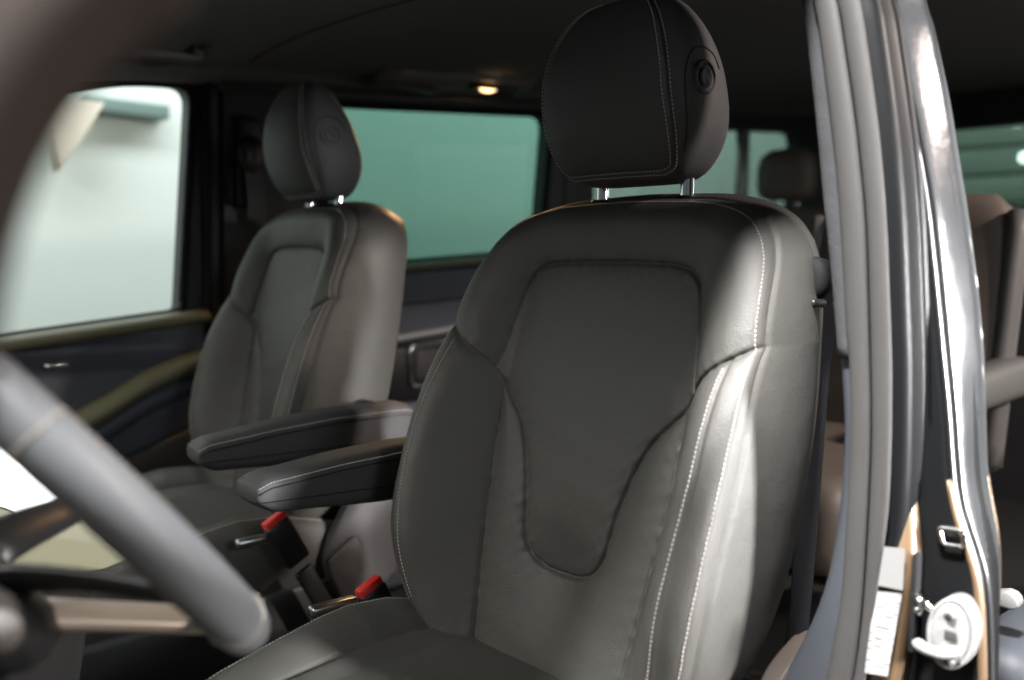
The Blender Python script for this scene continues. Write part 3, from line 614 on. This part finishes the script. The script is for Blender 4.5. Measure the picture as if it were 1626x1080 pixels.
    HF = np.stack([idx[:-1], nx_[:-1], nx_[1:], idx[1:]], -1).reshape(-1, 4).tolist() + [list(range(nc))[::-1], [(nr - 1) * nc + k for k in range(nc)]]
    head = obj('headrest', Hf, HF, 'leather_dark', root, label='rounded dark leather headrest with side button')
    for d in (-0.085, 0.075):
        q = seam_param(d); P = hr(q[:, 0], q[:, 1]); e = 0.004
        nn = np.cross(hr(q[:, 0] + e, q[:, 1]) - P, hr(q[:, 0], q[:, 1] + e) - P); nn /= np.linalg.norm(nn, axis=1)[:, None] + 1e-12
        obj('stitching', *stitches(P - nn * 0.0004, nn, rad=0.0006), 'thread_hr', head, kind='stuff')
    # button on the side: raised arch, recess ring and button
    cx = hr(np.array(math.radians(-1.5)), np.array(math.radians(1)))
    from mathutils.bvhtree import BVHTree
    bvh = BVHTree.FromPolygons([tuple(q) for q in Hf], HF[:-2])
    def onside(dy, dz):
        h = bvh.ray_cast(Vector((0.4, cx[1] + dy, cx[2] + dz)), Vector((-1, 0, 0)))[0]
        return np.array(h) if h else np.array([cx[0], cx[1] + dy, cx[2] + dz])
    arch = np.array([onside(a, b) for a, b in spline([(0.030, 0.014), (0.020, 0.031), (0.0, 0.037), (-0.019, 0.031), (-0.029, 0.014), (-0.031, -0.008), (-0.027, -0.035), (-0.020, -0.064), (-0.012, -0.090)], 6)])
    obj('flap_seam', *tube(arch + np.array([0.0002, 0, 0]), 0.0011, 6), 'seam', head)
    def disc(r0, prof):
        return [[(cx[0] + h, cx[1] + r0 * r * math.cos(a), cx[2] + r0 * r * math.sin(a)) for a in np.linspace(0, 2 * math.pi, 36, endpoint=False)] for r, h in prof]
    obj('button_recess', *loft(disc(0.019, [(1.12, -0.006), (1.1, 0.0006), (1.03, 0.0022), (0.97, 0.0022), (0.90, -0.001), (0.86, -0.004), (0.4, -0.004)])), 'leather_dark', head)
    obj('button', *loft(disc(0.0125, [(1.0, -0.006), (1.0, 0.0016), (0.93, 0.0030), (0.75, 0.0034), (0.7, 0.0028), (0.2, 0.0024)])), 'leather_dark', head)
    for sx in (-1, 1):
        obj('headrest_post', *tube([(sx * 0.072, 0.070 + 0.0, z) for z in np.linspace(-0.03, 0.07, 6)], 0.0092, 14), 'chrome', head)
        obj('post_guide', *loft([[(sx * 0.072 + r * math.cos(a), 0.070 + r * 0.9 * math.sin(a), z) for a in np.linspace(0, 2 * math.pi, 20, endpoint=False)] for r, z in ((0.021, -0.02), (0.020, -0.001), (0.016, 0.002), (0.008, 0.003))]), 'plastic_black', head)
    # ---------- cushion
    xs = np.linspace(-0.262, 0.262, 190); ys = np.linspace(-0.60, 0.03, 200); XX, YY = np.meshgrid(xs, ys)
    crest = np.interp(YY, [-0.6, -0.5, -0.42, -0.356, -0.283, -0.234, -0.171, -0.093, -0.039, 0.03], [-0.672, -0.632, -0.604, -0.588, -0.571, -0.564, -0.568, -0.588, -0.606, -0.625])
    cz = np.interp(YY, [-0.6, -0.52, -0.3, -0.1, 0.03], [-0.650, -0.607, -0.602, -0.598, -0.595])
    t = np.clip((np.abs(XX) - 0.135) / 0.105, 0, 1); ZZ = cz + (crest + 0.006 - cz) * np.sin(t * math.pi / 2) ** 1.6
    cs = [np.array([(sx * 0.178, -0.6), (sx * 0.178, -0.1), (sx * 0.182, 0.03)]) for sx in (-1, 1)] + [np.array([(-0.178, -0.088), (0.178, -0.088)]), np.array([(-0.178, -0.40), (0.178, -0.40)])]
    D = seam_dist(XX, YY, cs); ZZ = ZZ + 0.007 * (1 - np.exp(-D / 0.013)) - 0.003 * np.exp(-(D / 0.0026) ** 2)
    e = np.clip(0.262 - np.abs(XX), 0, 0.03); ZZ = ZZ - 0.8 * (0.03 - np.sqrt(np.maximum(0.0009 - (0.03 - e) ** 2, 0)))
    e = np.clip(YY + 0.60, 0, 0.05); ZZ = ZZ - 0.9 * (0.05 - np.sqrt(np.maximum(0.0025 - (0.05 - e) ** 2, 0)))
    Cg = np.stack([XX, YY, ZZ], -1); v, f = gridmesh(Cg); nr, nc = XX.shape
    loop = [(i, 0) for i in range(nr - 1, -1, -1)] + [(0, j) for j in range(1, nc)] + [(i, nc - 1) for i in range(1, nr)]
    lp = np.array([Cg[i, j] for i, j in loop]); cen_ = np.array([0, -0.28]); rows = []
    for q, (dz, s_) in enumerate(((0, 1.0), (-0.004, 1.004), (-0.03, 1.02), (-0.07, 1.02), (-0.10, 0.98), (-0.105, 0.9))):
        r_ = lp.copy(); r_[:, :2] = cen_ + (lp[:, :2] - cen_) * s_; r_[:, 2] = lp[:, 2] + dz if q < 3 else (-0.70 + (dz + 0.07)) ; rows.append(r_)
    v2, f2 = gridmesh(np.array(rows))
    cus = obj('cushion', v, f, 'leather', root, label='dark leather seat cushion')
    obj('cushion_side', v2, f2, 'leather', cus)
    for sx in (-1, 1):
        yy = np.linspace(-0.55, 0.0, 120); zz = np.array([np.interp(y, ys, Cg[:, np.argmin(abs(xs - sx * 0.246)), 2]) for y in yy])
        P3 = np.stack([np.full(120, sx * 0.246), yy, zz], 1); obj('stitching', *stitches(P3, np.tile([sx * 0.4, 0, 0.9], (120, 1))), 'thread', cus, kind='stuff')
    # ---------- armrest on the inner side (negative x)
    prof = [(-0.330, 0.55), (-0.325, 0.80), (-0.310, 1.0), (-0.27, 1.0), (-0.2, 1.0), (-0.1, 1.0), (-0.03, 1.0), (0.02, 1.0), (0.045, 0.92), (0.055, 0.7)]
    rings = []; edgeL, edgeR = [], []
    for y, k in spline(prof, 4):
        zt_ = np.interp(y, [-0.345, -0.31, -0.2, -0.096, 0.055], [-0.390, -0.378, -0.365, -0.358, -0.360]); zb = np.interp(y, [-0.345, -0.30, -0.13, 0.055], [-0.412, -0.430, -0.444, -0.446])
        mid = (zt_ + zb) / 2; hh = (zt_ - zb) / 2 * k; w = 0.034 * (0.65 + 0.35 * k); cxx = -0.345; rg = []
        for a in np.linspace(0, 2 * math.pi, 40, endpoint=False):
            rg.append((cxx + w * sp(np.array(math.cos(a)), 0.45), y, mid + hh * sp(np.array(math.sin(a)), 0.5)))
        rings.append(rg); edgeR.append((cxx + w * 0.99, y, mid + hh * 0.70)); edgeL.append((cxx - w * 0.99, y, mid + hh * 0.70))
    ar = obj('armrest', *loft(rings), 'leather_dark', root, label='padded folding armrest on the inner side')
    for eg, sx in ((edgeR, 1), (edgeL, -1)):
        eR = np.array(eg)[2:]
        obj('armrest_seam', *tube(eR + np.array([0.0008 * sx, 0, -0.007]), 0.0012, 6), 'seam', ar)
        obj('stitching', *stitches(eR + np.array([0.0010 * sx, 0, 0.001]), np.tile([0.8 * sx, 0, 0.6], (len(eR), 1))), 'thread', ar, kind='stuff')
        lowl = np.array([(x, y, np.interp(y, [-0.345, 0.055], [-0.410, -0.424])) for x, y, z in eg])[3:]
        obj('armrest_seam', *tube(lowl + np.array([0.0003 * sx, 0, 0]), 0.0011, 6), 'seam', ar)
    obj('armrest_pivot', *tube([(-0.315, 0.0, -0.392), (-0.262, 0.0, -0.392)], 0.03, 20), 'plastic_black', ar)
    # ---------- side trims, pedestal, buckle
    for sx in (-1, 1):
        pol = rounded([(-0.10, -0.645), (-0.03, -0.53), (0.06, -0.50), (0.10, -0.535), (0.095, -0.61), (0.035, -0.72), (-0.06, -0.74)], 0.04, 5)
        tr = obj('recliner_cover', *extr(pol, 0, sx * 0.268, sx * 0.290, 0.007, 3), 'plastic_grey' if sx < 0 else 'trim_brown', root)
        if sx < 0:
            obj('cover_step', *extr(rounded([(-0.095, -0.645), (-0.03, -0.60), (0.01, -0.72), (-0.06, -0.735)], 0.02, 4), 0, -0.292, -0.302, 0.004, 3), 'plastic_grey', tr)
        obj('side_cover', *extr(rounded([(-0.56, -0.70), (0.02, -0.68), (0.03, -0.80), (-0.50, -0.82)], 0.03, 4), 0, sx * 0.255, sx * 0.280, 0.006, 3), 'plastic', root)
    obj('seat_pedestal', *rbox((0, -0.26, -0.90), (0.46, 0.50, 0.26), 0.02), 'plastic_black', root)
    obj('height_lever', *rbox((-0.305, -0.22, -0.575), (0.02, 0.075, 0.016), 0.005), 'steel', root)
    return root
SB = (0, -0.27, -1.03)
drv = thing('car_seat', 'large dark leather front seat nearest the door pillar, behind the steering wheel', 'car seat', SB, 'front seats')
build_seat(drv)
def copy_tree(o, parent=None):
    c = o.copy(); COL.objects.link(c); c.parent = parent
    for ch in list(o.children): copy_tree(ch, c)
    return c
pas = copy_tree(drv); pas.name = 'car_seat'
pas['label'] = 'smaller looking leather front seat beside the far door, on the passenger side'
piv = Vector((0, -0.1, -0.6)); off = Vector((-0.915, 0.092, 0.018)); 
Rm = Matrix.Rotation(math.radians(-7.5), 3, 'Z') @ Matrix.Rotation(math.radians(2.93), 3, 'X')
pas.rotation_euler = Rm.to_euler(); pas.location = Rm @ (Vector(SB) - piv) + piv + off; pas.scale = (-1, 1, 1)
for ch in pas.children:
    if ch.name.startswith('headrest'): ch.scale = (-1, 1, 1); ch.location.z -= 0.009

# ------------------------------------------------------------------ belt buckles
def buckle(lab, p0, p1, wdir, red_end):
    b = thing('belt_buckle', lab, 'buckle', p0, 'front belt buckles'); p0 = Vector(p0); p1 = Vector(p1); ax = (p1 - p0).normalized(); Ln = (p1 - p0).length
    wd = Vector(wdir); wd = (wd - wd.dot(ax) * ax).normalized(); td = ax.cross(wd); Rm_ = Matrix((wd, td, ax)).transposed()
    obj('stalk', *rbox(p0 + ax * Ln * 0.25, (0.034, 0.012, Ln * 0.55), 0.004, 3, Rm_), 'plastic_black', b)
    obj('housing', *rbox(p0 + ax * (Ln - 0.045), (0.046, 0.022, 0.085), 0.006, 3, Rm_), 'plastic_black', b)
    obj('release_button', *rbox(p1 - ax * 0.004, (0.041, 0.017, 0.024), 0.003, 3, Rm_), 'red', b)
    return b
buckle('black belt buckle with red button beside the far seat cushion', (-0.585, -0.045, -0.72), (-0.605, -0.148, -0.528), (0, 1, 0.45), 0)
buckle('black belt buckle with bright red button tucked beside the near backrest', (-0.305, -0.098, -0.68), (-0.318, -0.150, -0.566), (0, 1, 0.45), 0)

# ------------------------------------------------------------------ steering wheel
wc = np.array([0.05, -0.692, -0.245]); tl = math.radians(41); ps = math.radians(5.5); e1 = np.array([math.cos(ps), -math.sin(ps), 0]); en = np.array([math.sin(ps) * math.cos(tl), math.cos(ps) * math.cos(tl), math.sin(tl)]); e2 = np.cross(e1, en)
sw = thing('steering_wheel', 'grey leather steering wheel close to the camera, out of focus', 'steering wheel', tuple(wc))
pt = lambda r, a, h=0: wc + r * (math.cos(a) * e1 + math.sin(a) * e2) + h * en
rim = [pt(0.195, a) for a in np.linspace(0, 2 * math.pi, 96, endpoint=False)]
rm = obj('rim', *tube(rim, 0.0205, 20, closed=True), 'wheel_leather', sw)
for a in (0.36, math.pi - 0.36, -0.75, math.pi + 0.75):
    cc = pt(0.195, a); tdir = -math.sin(a) * e1 + math.cos(a) * e2; rd = math.cos(a) * e1 + math.sin(a) * e2
    obj('rim_joint', *tube([cc + 0.0204 * (math.cos(q) * rd + math.sin(q) * en) for q in np.linspace(0, 2 * math.pi, 28, endpoint=False)], 0.0010, 6, closed=True), 'thread_dim', rm)
obj('hub', *loft([[pt(r * 0.075, a, h - 0.02) - 0.038 * e2 for a in np.linspace(0, 2 * math.pi, 32, endpoint=False)] for r, h in ((0.7, -0.115), (0.88, -0.10), (0.9, -0.08), (0.85, -0.066), (0.6, -0.058), (0.05, -0.056))]), 'plastic_black', sw)
for a in (-0.55, math.pi + 0.55):
    cl = [pt(r, a, -0.085 + 0.08 * ((r - 0.05) / 0.135) ** 0.8) for r in np.linspace(0.05, 0.193, 10)]; obj('spoke', *tube(cl, [0.022, 0.021, 0.020, 0.019, 0.018, 0.017, 0.016, 0.015, 0.014, 0.010], 12, flat=(1.0, 0.35), updir=tuple(-math.sin(a) * e1 + math.cos(a) * e2)), 'plastic_black', sw)
cl = [pt(r, -math.pi / 2, -0.110 + 0.095 * ((r - 0.05) / 0.138)) for r in np.linspace(0.05, 0.188, 10)]
obj('spoke', *tube(cl, 0.030, 12, flat=(1.0, 0.34), updir=(1, 0, 0)), 'cream_trim', sw, label='silver lower spoke')
# column shroud with stalk
cs_ = thing('steering_column', 'black steering column shroud with stalk behind the wheel', 'steering column', (0.0, -0.80, -0.40))
obj('shroud', *loft([[wc - 0.045 * e2 + en * (h - 0.02) + (0.072 * k * math.cos(a)) * e1 + (0.060 * k * math.sin(a)) * e2 for a in np.linspace(0, 2 * math.pi, 32, endpoint=False)] for h, k in ((-0.112, 0.75), (-0.116, 0.95), (-0.15, 1.02), (-0.22, 1.1), (-0.36, 1.2))]), 'plastic_black', cs_)
st = [wc + en * -0.095 + e1 * x + e2 * (-0.008 - 0.02 * x) for x in np.linspace(0.05, 0.155, 8)]
obj('stalk', *tube(st, [0.009, 0.009, 0.010, 0.011, 0.014, 0.0165, 0.0165, 0.013], 14), 'plastic_grey', cs_)
obj('stalk_end', *tube([st[-1] - e1 * 0.003, st[-1] + e1 * 0.006], 0.0125, 16), 'plastic_mid', cs_)

# ------------------------------------------------------------------ centre console
cc_ = thing('centre_console', 'olive console with an added glowing white panel seen through the steering wheel, out of focus', 'console', (-0.46, -0.72, -1.03))
side = spline([(-1.05, -0.27), (-0.80, -0.282), (-0.64, -0.302), (-0.575, -0.33), (-0.535, -0.39), (-0.49, -0.425), (-0.45, -0.448), (-0.446, -0.475)], 6)
obj('console_body', *extr([tuple(p) for p in side] + [(-0.50, -0.486), (-1.05, -0.47)], 0, -0.56, -0.40, 0.03, 4), 'console_olive', cc_)
obj('console_pedestal', *extr(rounded([(-1.05, -0.46), (-0.52, -0.482), (-0.56, -0.75), (-0.60, -1.03), (-1.05, -1.03)], 0.02, 4), 0, -0.55, -0.38, 0.02, 4), 'pillar_dark', cc_)
obj('glow_panel', *extr(rounded([(-0.80, -0.275), (-0.64, -0.285), (-0.555, -0.318), (-0.512, -0.405), (-0.575, -0.412), (-0.625, -0.378), (-0.80, -0.36)], 0.02, 5), 0, -0.402, -0.392, 0.003, 3), 'glow_white', cc_, label='added glowing panel for the bright white patch behind the wheel')  # made-up glowing panel, gives the white patch of unknown source

# ------------------------------------------------------------------ seat belts
sb = thing('seat_belt', 'black seat belt strap hanging between the near seat and the door pillar', 'seat belt', (0.235, 0.14, -1.0))
bpth = spline([(0.245, 0.135, -0.13), (0.236, 0.125, -0.20), (0.230, 0.125, -0.35), (0.226, 0.12, -0.50), (0.217, 0.12, -0.62), (0.2, 0.12, -0.95)], 6)
obj('webbing', *ribbon(bpth, (0.72, 0.69, 0), 0.026, (0.69, -0.72, 0), 0.0015), 'webbing', sb, smooth=False)
obj('tongue', *extr(rounded([(0.214, -0.196), (0.226, -0.192), (0.232, -0.142), (0.222, -0.142)], 0.003, 3), 1, 0.1275, 0.1300, 0.001), 'steel', sb)
obj('belt_guide', *loft([[(0.247 + 0.020 * r * math.cos(a), 0.085 - h, -0.10 + 0.026 * r * math.sin(a)) for a in np.linspace(0, 2 * math.pi, 28, endpoint=False)] for r, h in ((0.9, -0.02), (1, 0.0), (0.92, 0.008), (0.6, 0.012), (0.1, 0.013))]), 'rubber_dark', sb)
obj('guide_slot', *rbox((0.246, 0.075, -0.128), (0.034, 0.03, 0.010), 0.004), 'plastic_black', sb)
pb = thing('seat_belt', 'dark seat belt strap hanging on the far pillar behind the passenger headrest', 'seat belt', (-1.30, 0.18, -0.9))
obj('webbing', *ribbon(spline([(-1.29, 0.165, 0.19), (-1.285, 0.18, 0.08), (-1.295, 0.19, -0.2), (-1.30, 0.19, -0.9)], 6), (0.2, 0.98, 0), 0.045, (0.98, -0.2, 0), 0.0015), 'plastic_grey', pb, smooth=False)
obj('belt_guide', *loft([[(-1.30 + h, 0.17 + 0.034 * r * math.cos(a), 0.165 + 0.045 * r * math.sin(a)) for a in np.linspace(0, 2 * math.pi, 24, endpoint=False)] for r, h in ((1, 0), (1, 0.012), (0.85, 0.02), (0.1, 0.02))]), 'plastic_black', pb)

# ------------------------------------------------------------------ rear seats
def rear_seat(name, lab, x, y, z, w, h, m, headr=True, group='rear cabin seats', arm=False):
    t = thing(name, lab, 'car seat', (x, y, -1.03), group)
    rg = []
    for k in range(18):
        q = k / 17; zz = z - h + h * q; ww = w / 2 * (1 - 0.18 * max(0, (q - 0.7) / 0.3) ** 2); yy = y + 0.16 * (q - 1) * 0.6; dp = 0.055 * (1.1 - 0.35 * q)
        if k == 17: ww *= 0.9; dp *= 0.5
        rg.append([(x + ww * math.copysign(abs(math.cos(a)) ** 0.4, math.cos(a)), yy + dp * math.copysign(abs(math.sin(a)) ** 0.6, math.sin(a)), zz) for a in np.linspace(0, 2 * math.pi, 32, endpoint=False)])
    bk = obj('backrest', *loft(rg), m, t)
    for sx in (-1, 1):
        obj('side_trim', *tube([(x + sx * w / 2 * 0.98, y - 0.11 + 0.16 * 0.6 * q, z - h + h * q) for q in np.linspace(0.02, 0.93, 12)], 0.022, 10, flat=(1.0, 1.3)), 'plastic_mid', bk)
    obj('cushion', *rbox((x, y - 0.40, z - h - 0.02), (w, 0.62, 0.16), 0.05, 5), m, t)
    obj('seat_base', *rbox((x, y - 0.36, -0.92), (w * 0.9, 0.5, 0.22), 0.02), 'plastic_black', t)
    if headr:
        V = []; hb = [[(x + 0.12 * r * math.copysign(abs(math.cos(a)) ** 0.6, math.cos(a)), y + 0.05 * r * math.sin(a), z + 0.03 + hh) for a in np.linspace(0, 2 * math.pi, 28, endpoint=False)] for r, hh in ((0.6, 0), (0.9, 0.015), (1, 0.05), (1, 0.12), (0.9, 0.16), (0.6, 0.185), (0.1, 0.19))]
        hd = obj('headrest', *loft(hb), m, t)
        for sx in (-1, 1): obj('headrest_post', *tube([(x + sx * 0.05, y, z - 0.03), (x + sx * 0.05, y, z + 0.05)], 0.006, 8), 'chrome', hd)
    if arm:
        obj('armrest', *loft([[(x + w / 2 + 0.012 + 0.035 * math.copysign(abs(math.cos(a)) ** 0.5, math.cos(a)), y - 0.03 - q * 0.30, z - 0.36 - 0.02 * q + 0.04 * k * math.copysign(abs(math.sin(a)) ** 0.5, math.sin(a))) for a in np.linspace(0, 2 * math.pi, 24, endpoint=False)] for q, k in ((0, 0.8), (0.1, 1), (0.8, 0.9), (0.95, 0.7), (1, 0.3))]), 'plastic_mid', t)
    return t
rear_seat('car_seat', 'brown second row seat seen through the open side door, right of the pillar', -0.10, 1.12, 0.07, 0.44, 0.55, 'leather_brown', headr=False, arm=True)
rear_seat('car_seat', 'dim brown rear seat with headrest seen just right of the near headrest', -1.11, 2.25, 0.14, 0.46, 0.55, 'leather_brown')
rear_seat('car_seat', 'dim dark rear seat between the near headrest and the door pillar', -0.60, 2.25, 0.12, 0.46, 0.55, 'leather_dark', headr=False)

# ------------------------------------------------------------------ behind the van: roller shutter and lamps
shr = thing('roller_shutter', 'grey green roller shutter seen through the rear window', 'shutter', (-1.5, 6.2, GZ))
sv, sf = rbox((0, 0, 0), (3.2, 0.05, 0.185), 0.02, 2)
first = None
for k in range(16):
    if first is None:
        first = obj('slat', np.array(sv) + np.array([-0.9, 6.2, -1.3]), sf, 'shutter', shr); first.location = (0, 0, 0)
    else:
        c = first.copy(); COL.objects.link(c); c.parent = shr; c.location = (0, 0, 0.2 * k)
for k, (x, y, z) in enumerate(((-1.62, 5.9, 0.93), (-1.55, 5.9, 0.68))):
    o = obj('wall_lamp', *loft([[(x + 0.035 * r * math.cos(a), y - h, z + 0.035 * r * math.sin(a)) for a in np.linspace(0, 2 * math.pi, 20, endpoint=False)] for r, h in ((1, -0.03), (1, 0), (0.8, 0.02), (0.1, 0.025))]), 'bulb')
    setp(o, ('upper' if k == 0 else 'lower') + ' small white lamp glowing beyond the rear window', 'lamp', 'lamps behind the van')
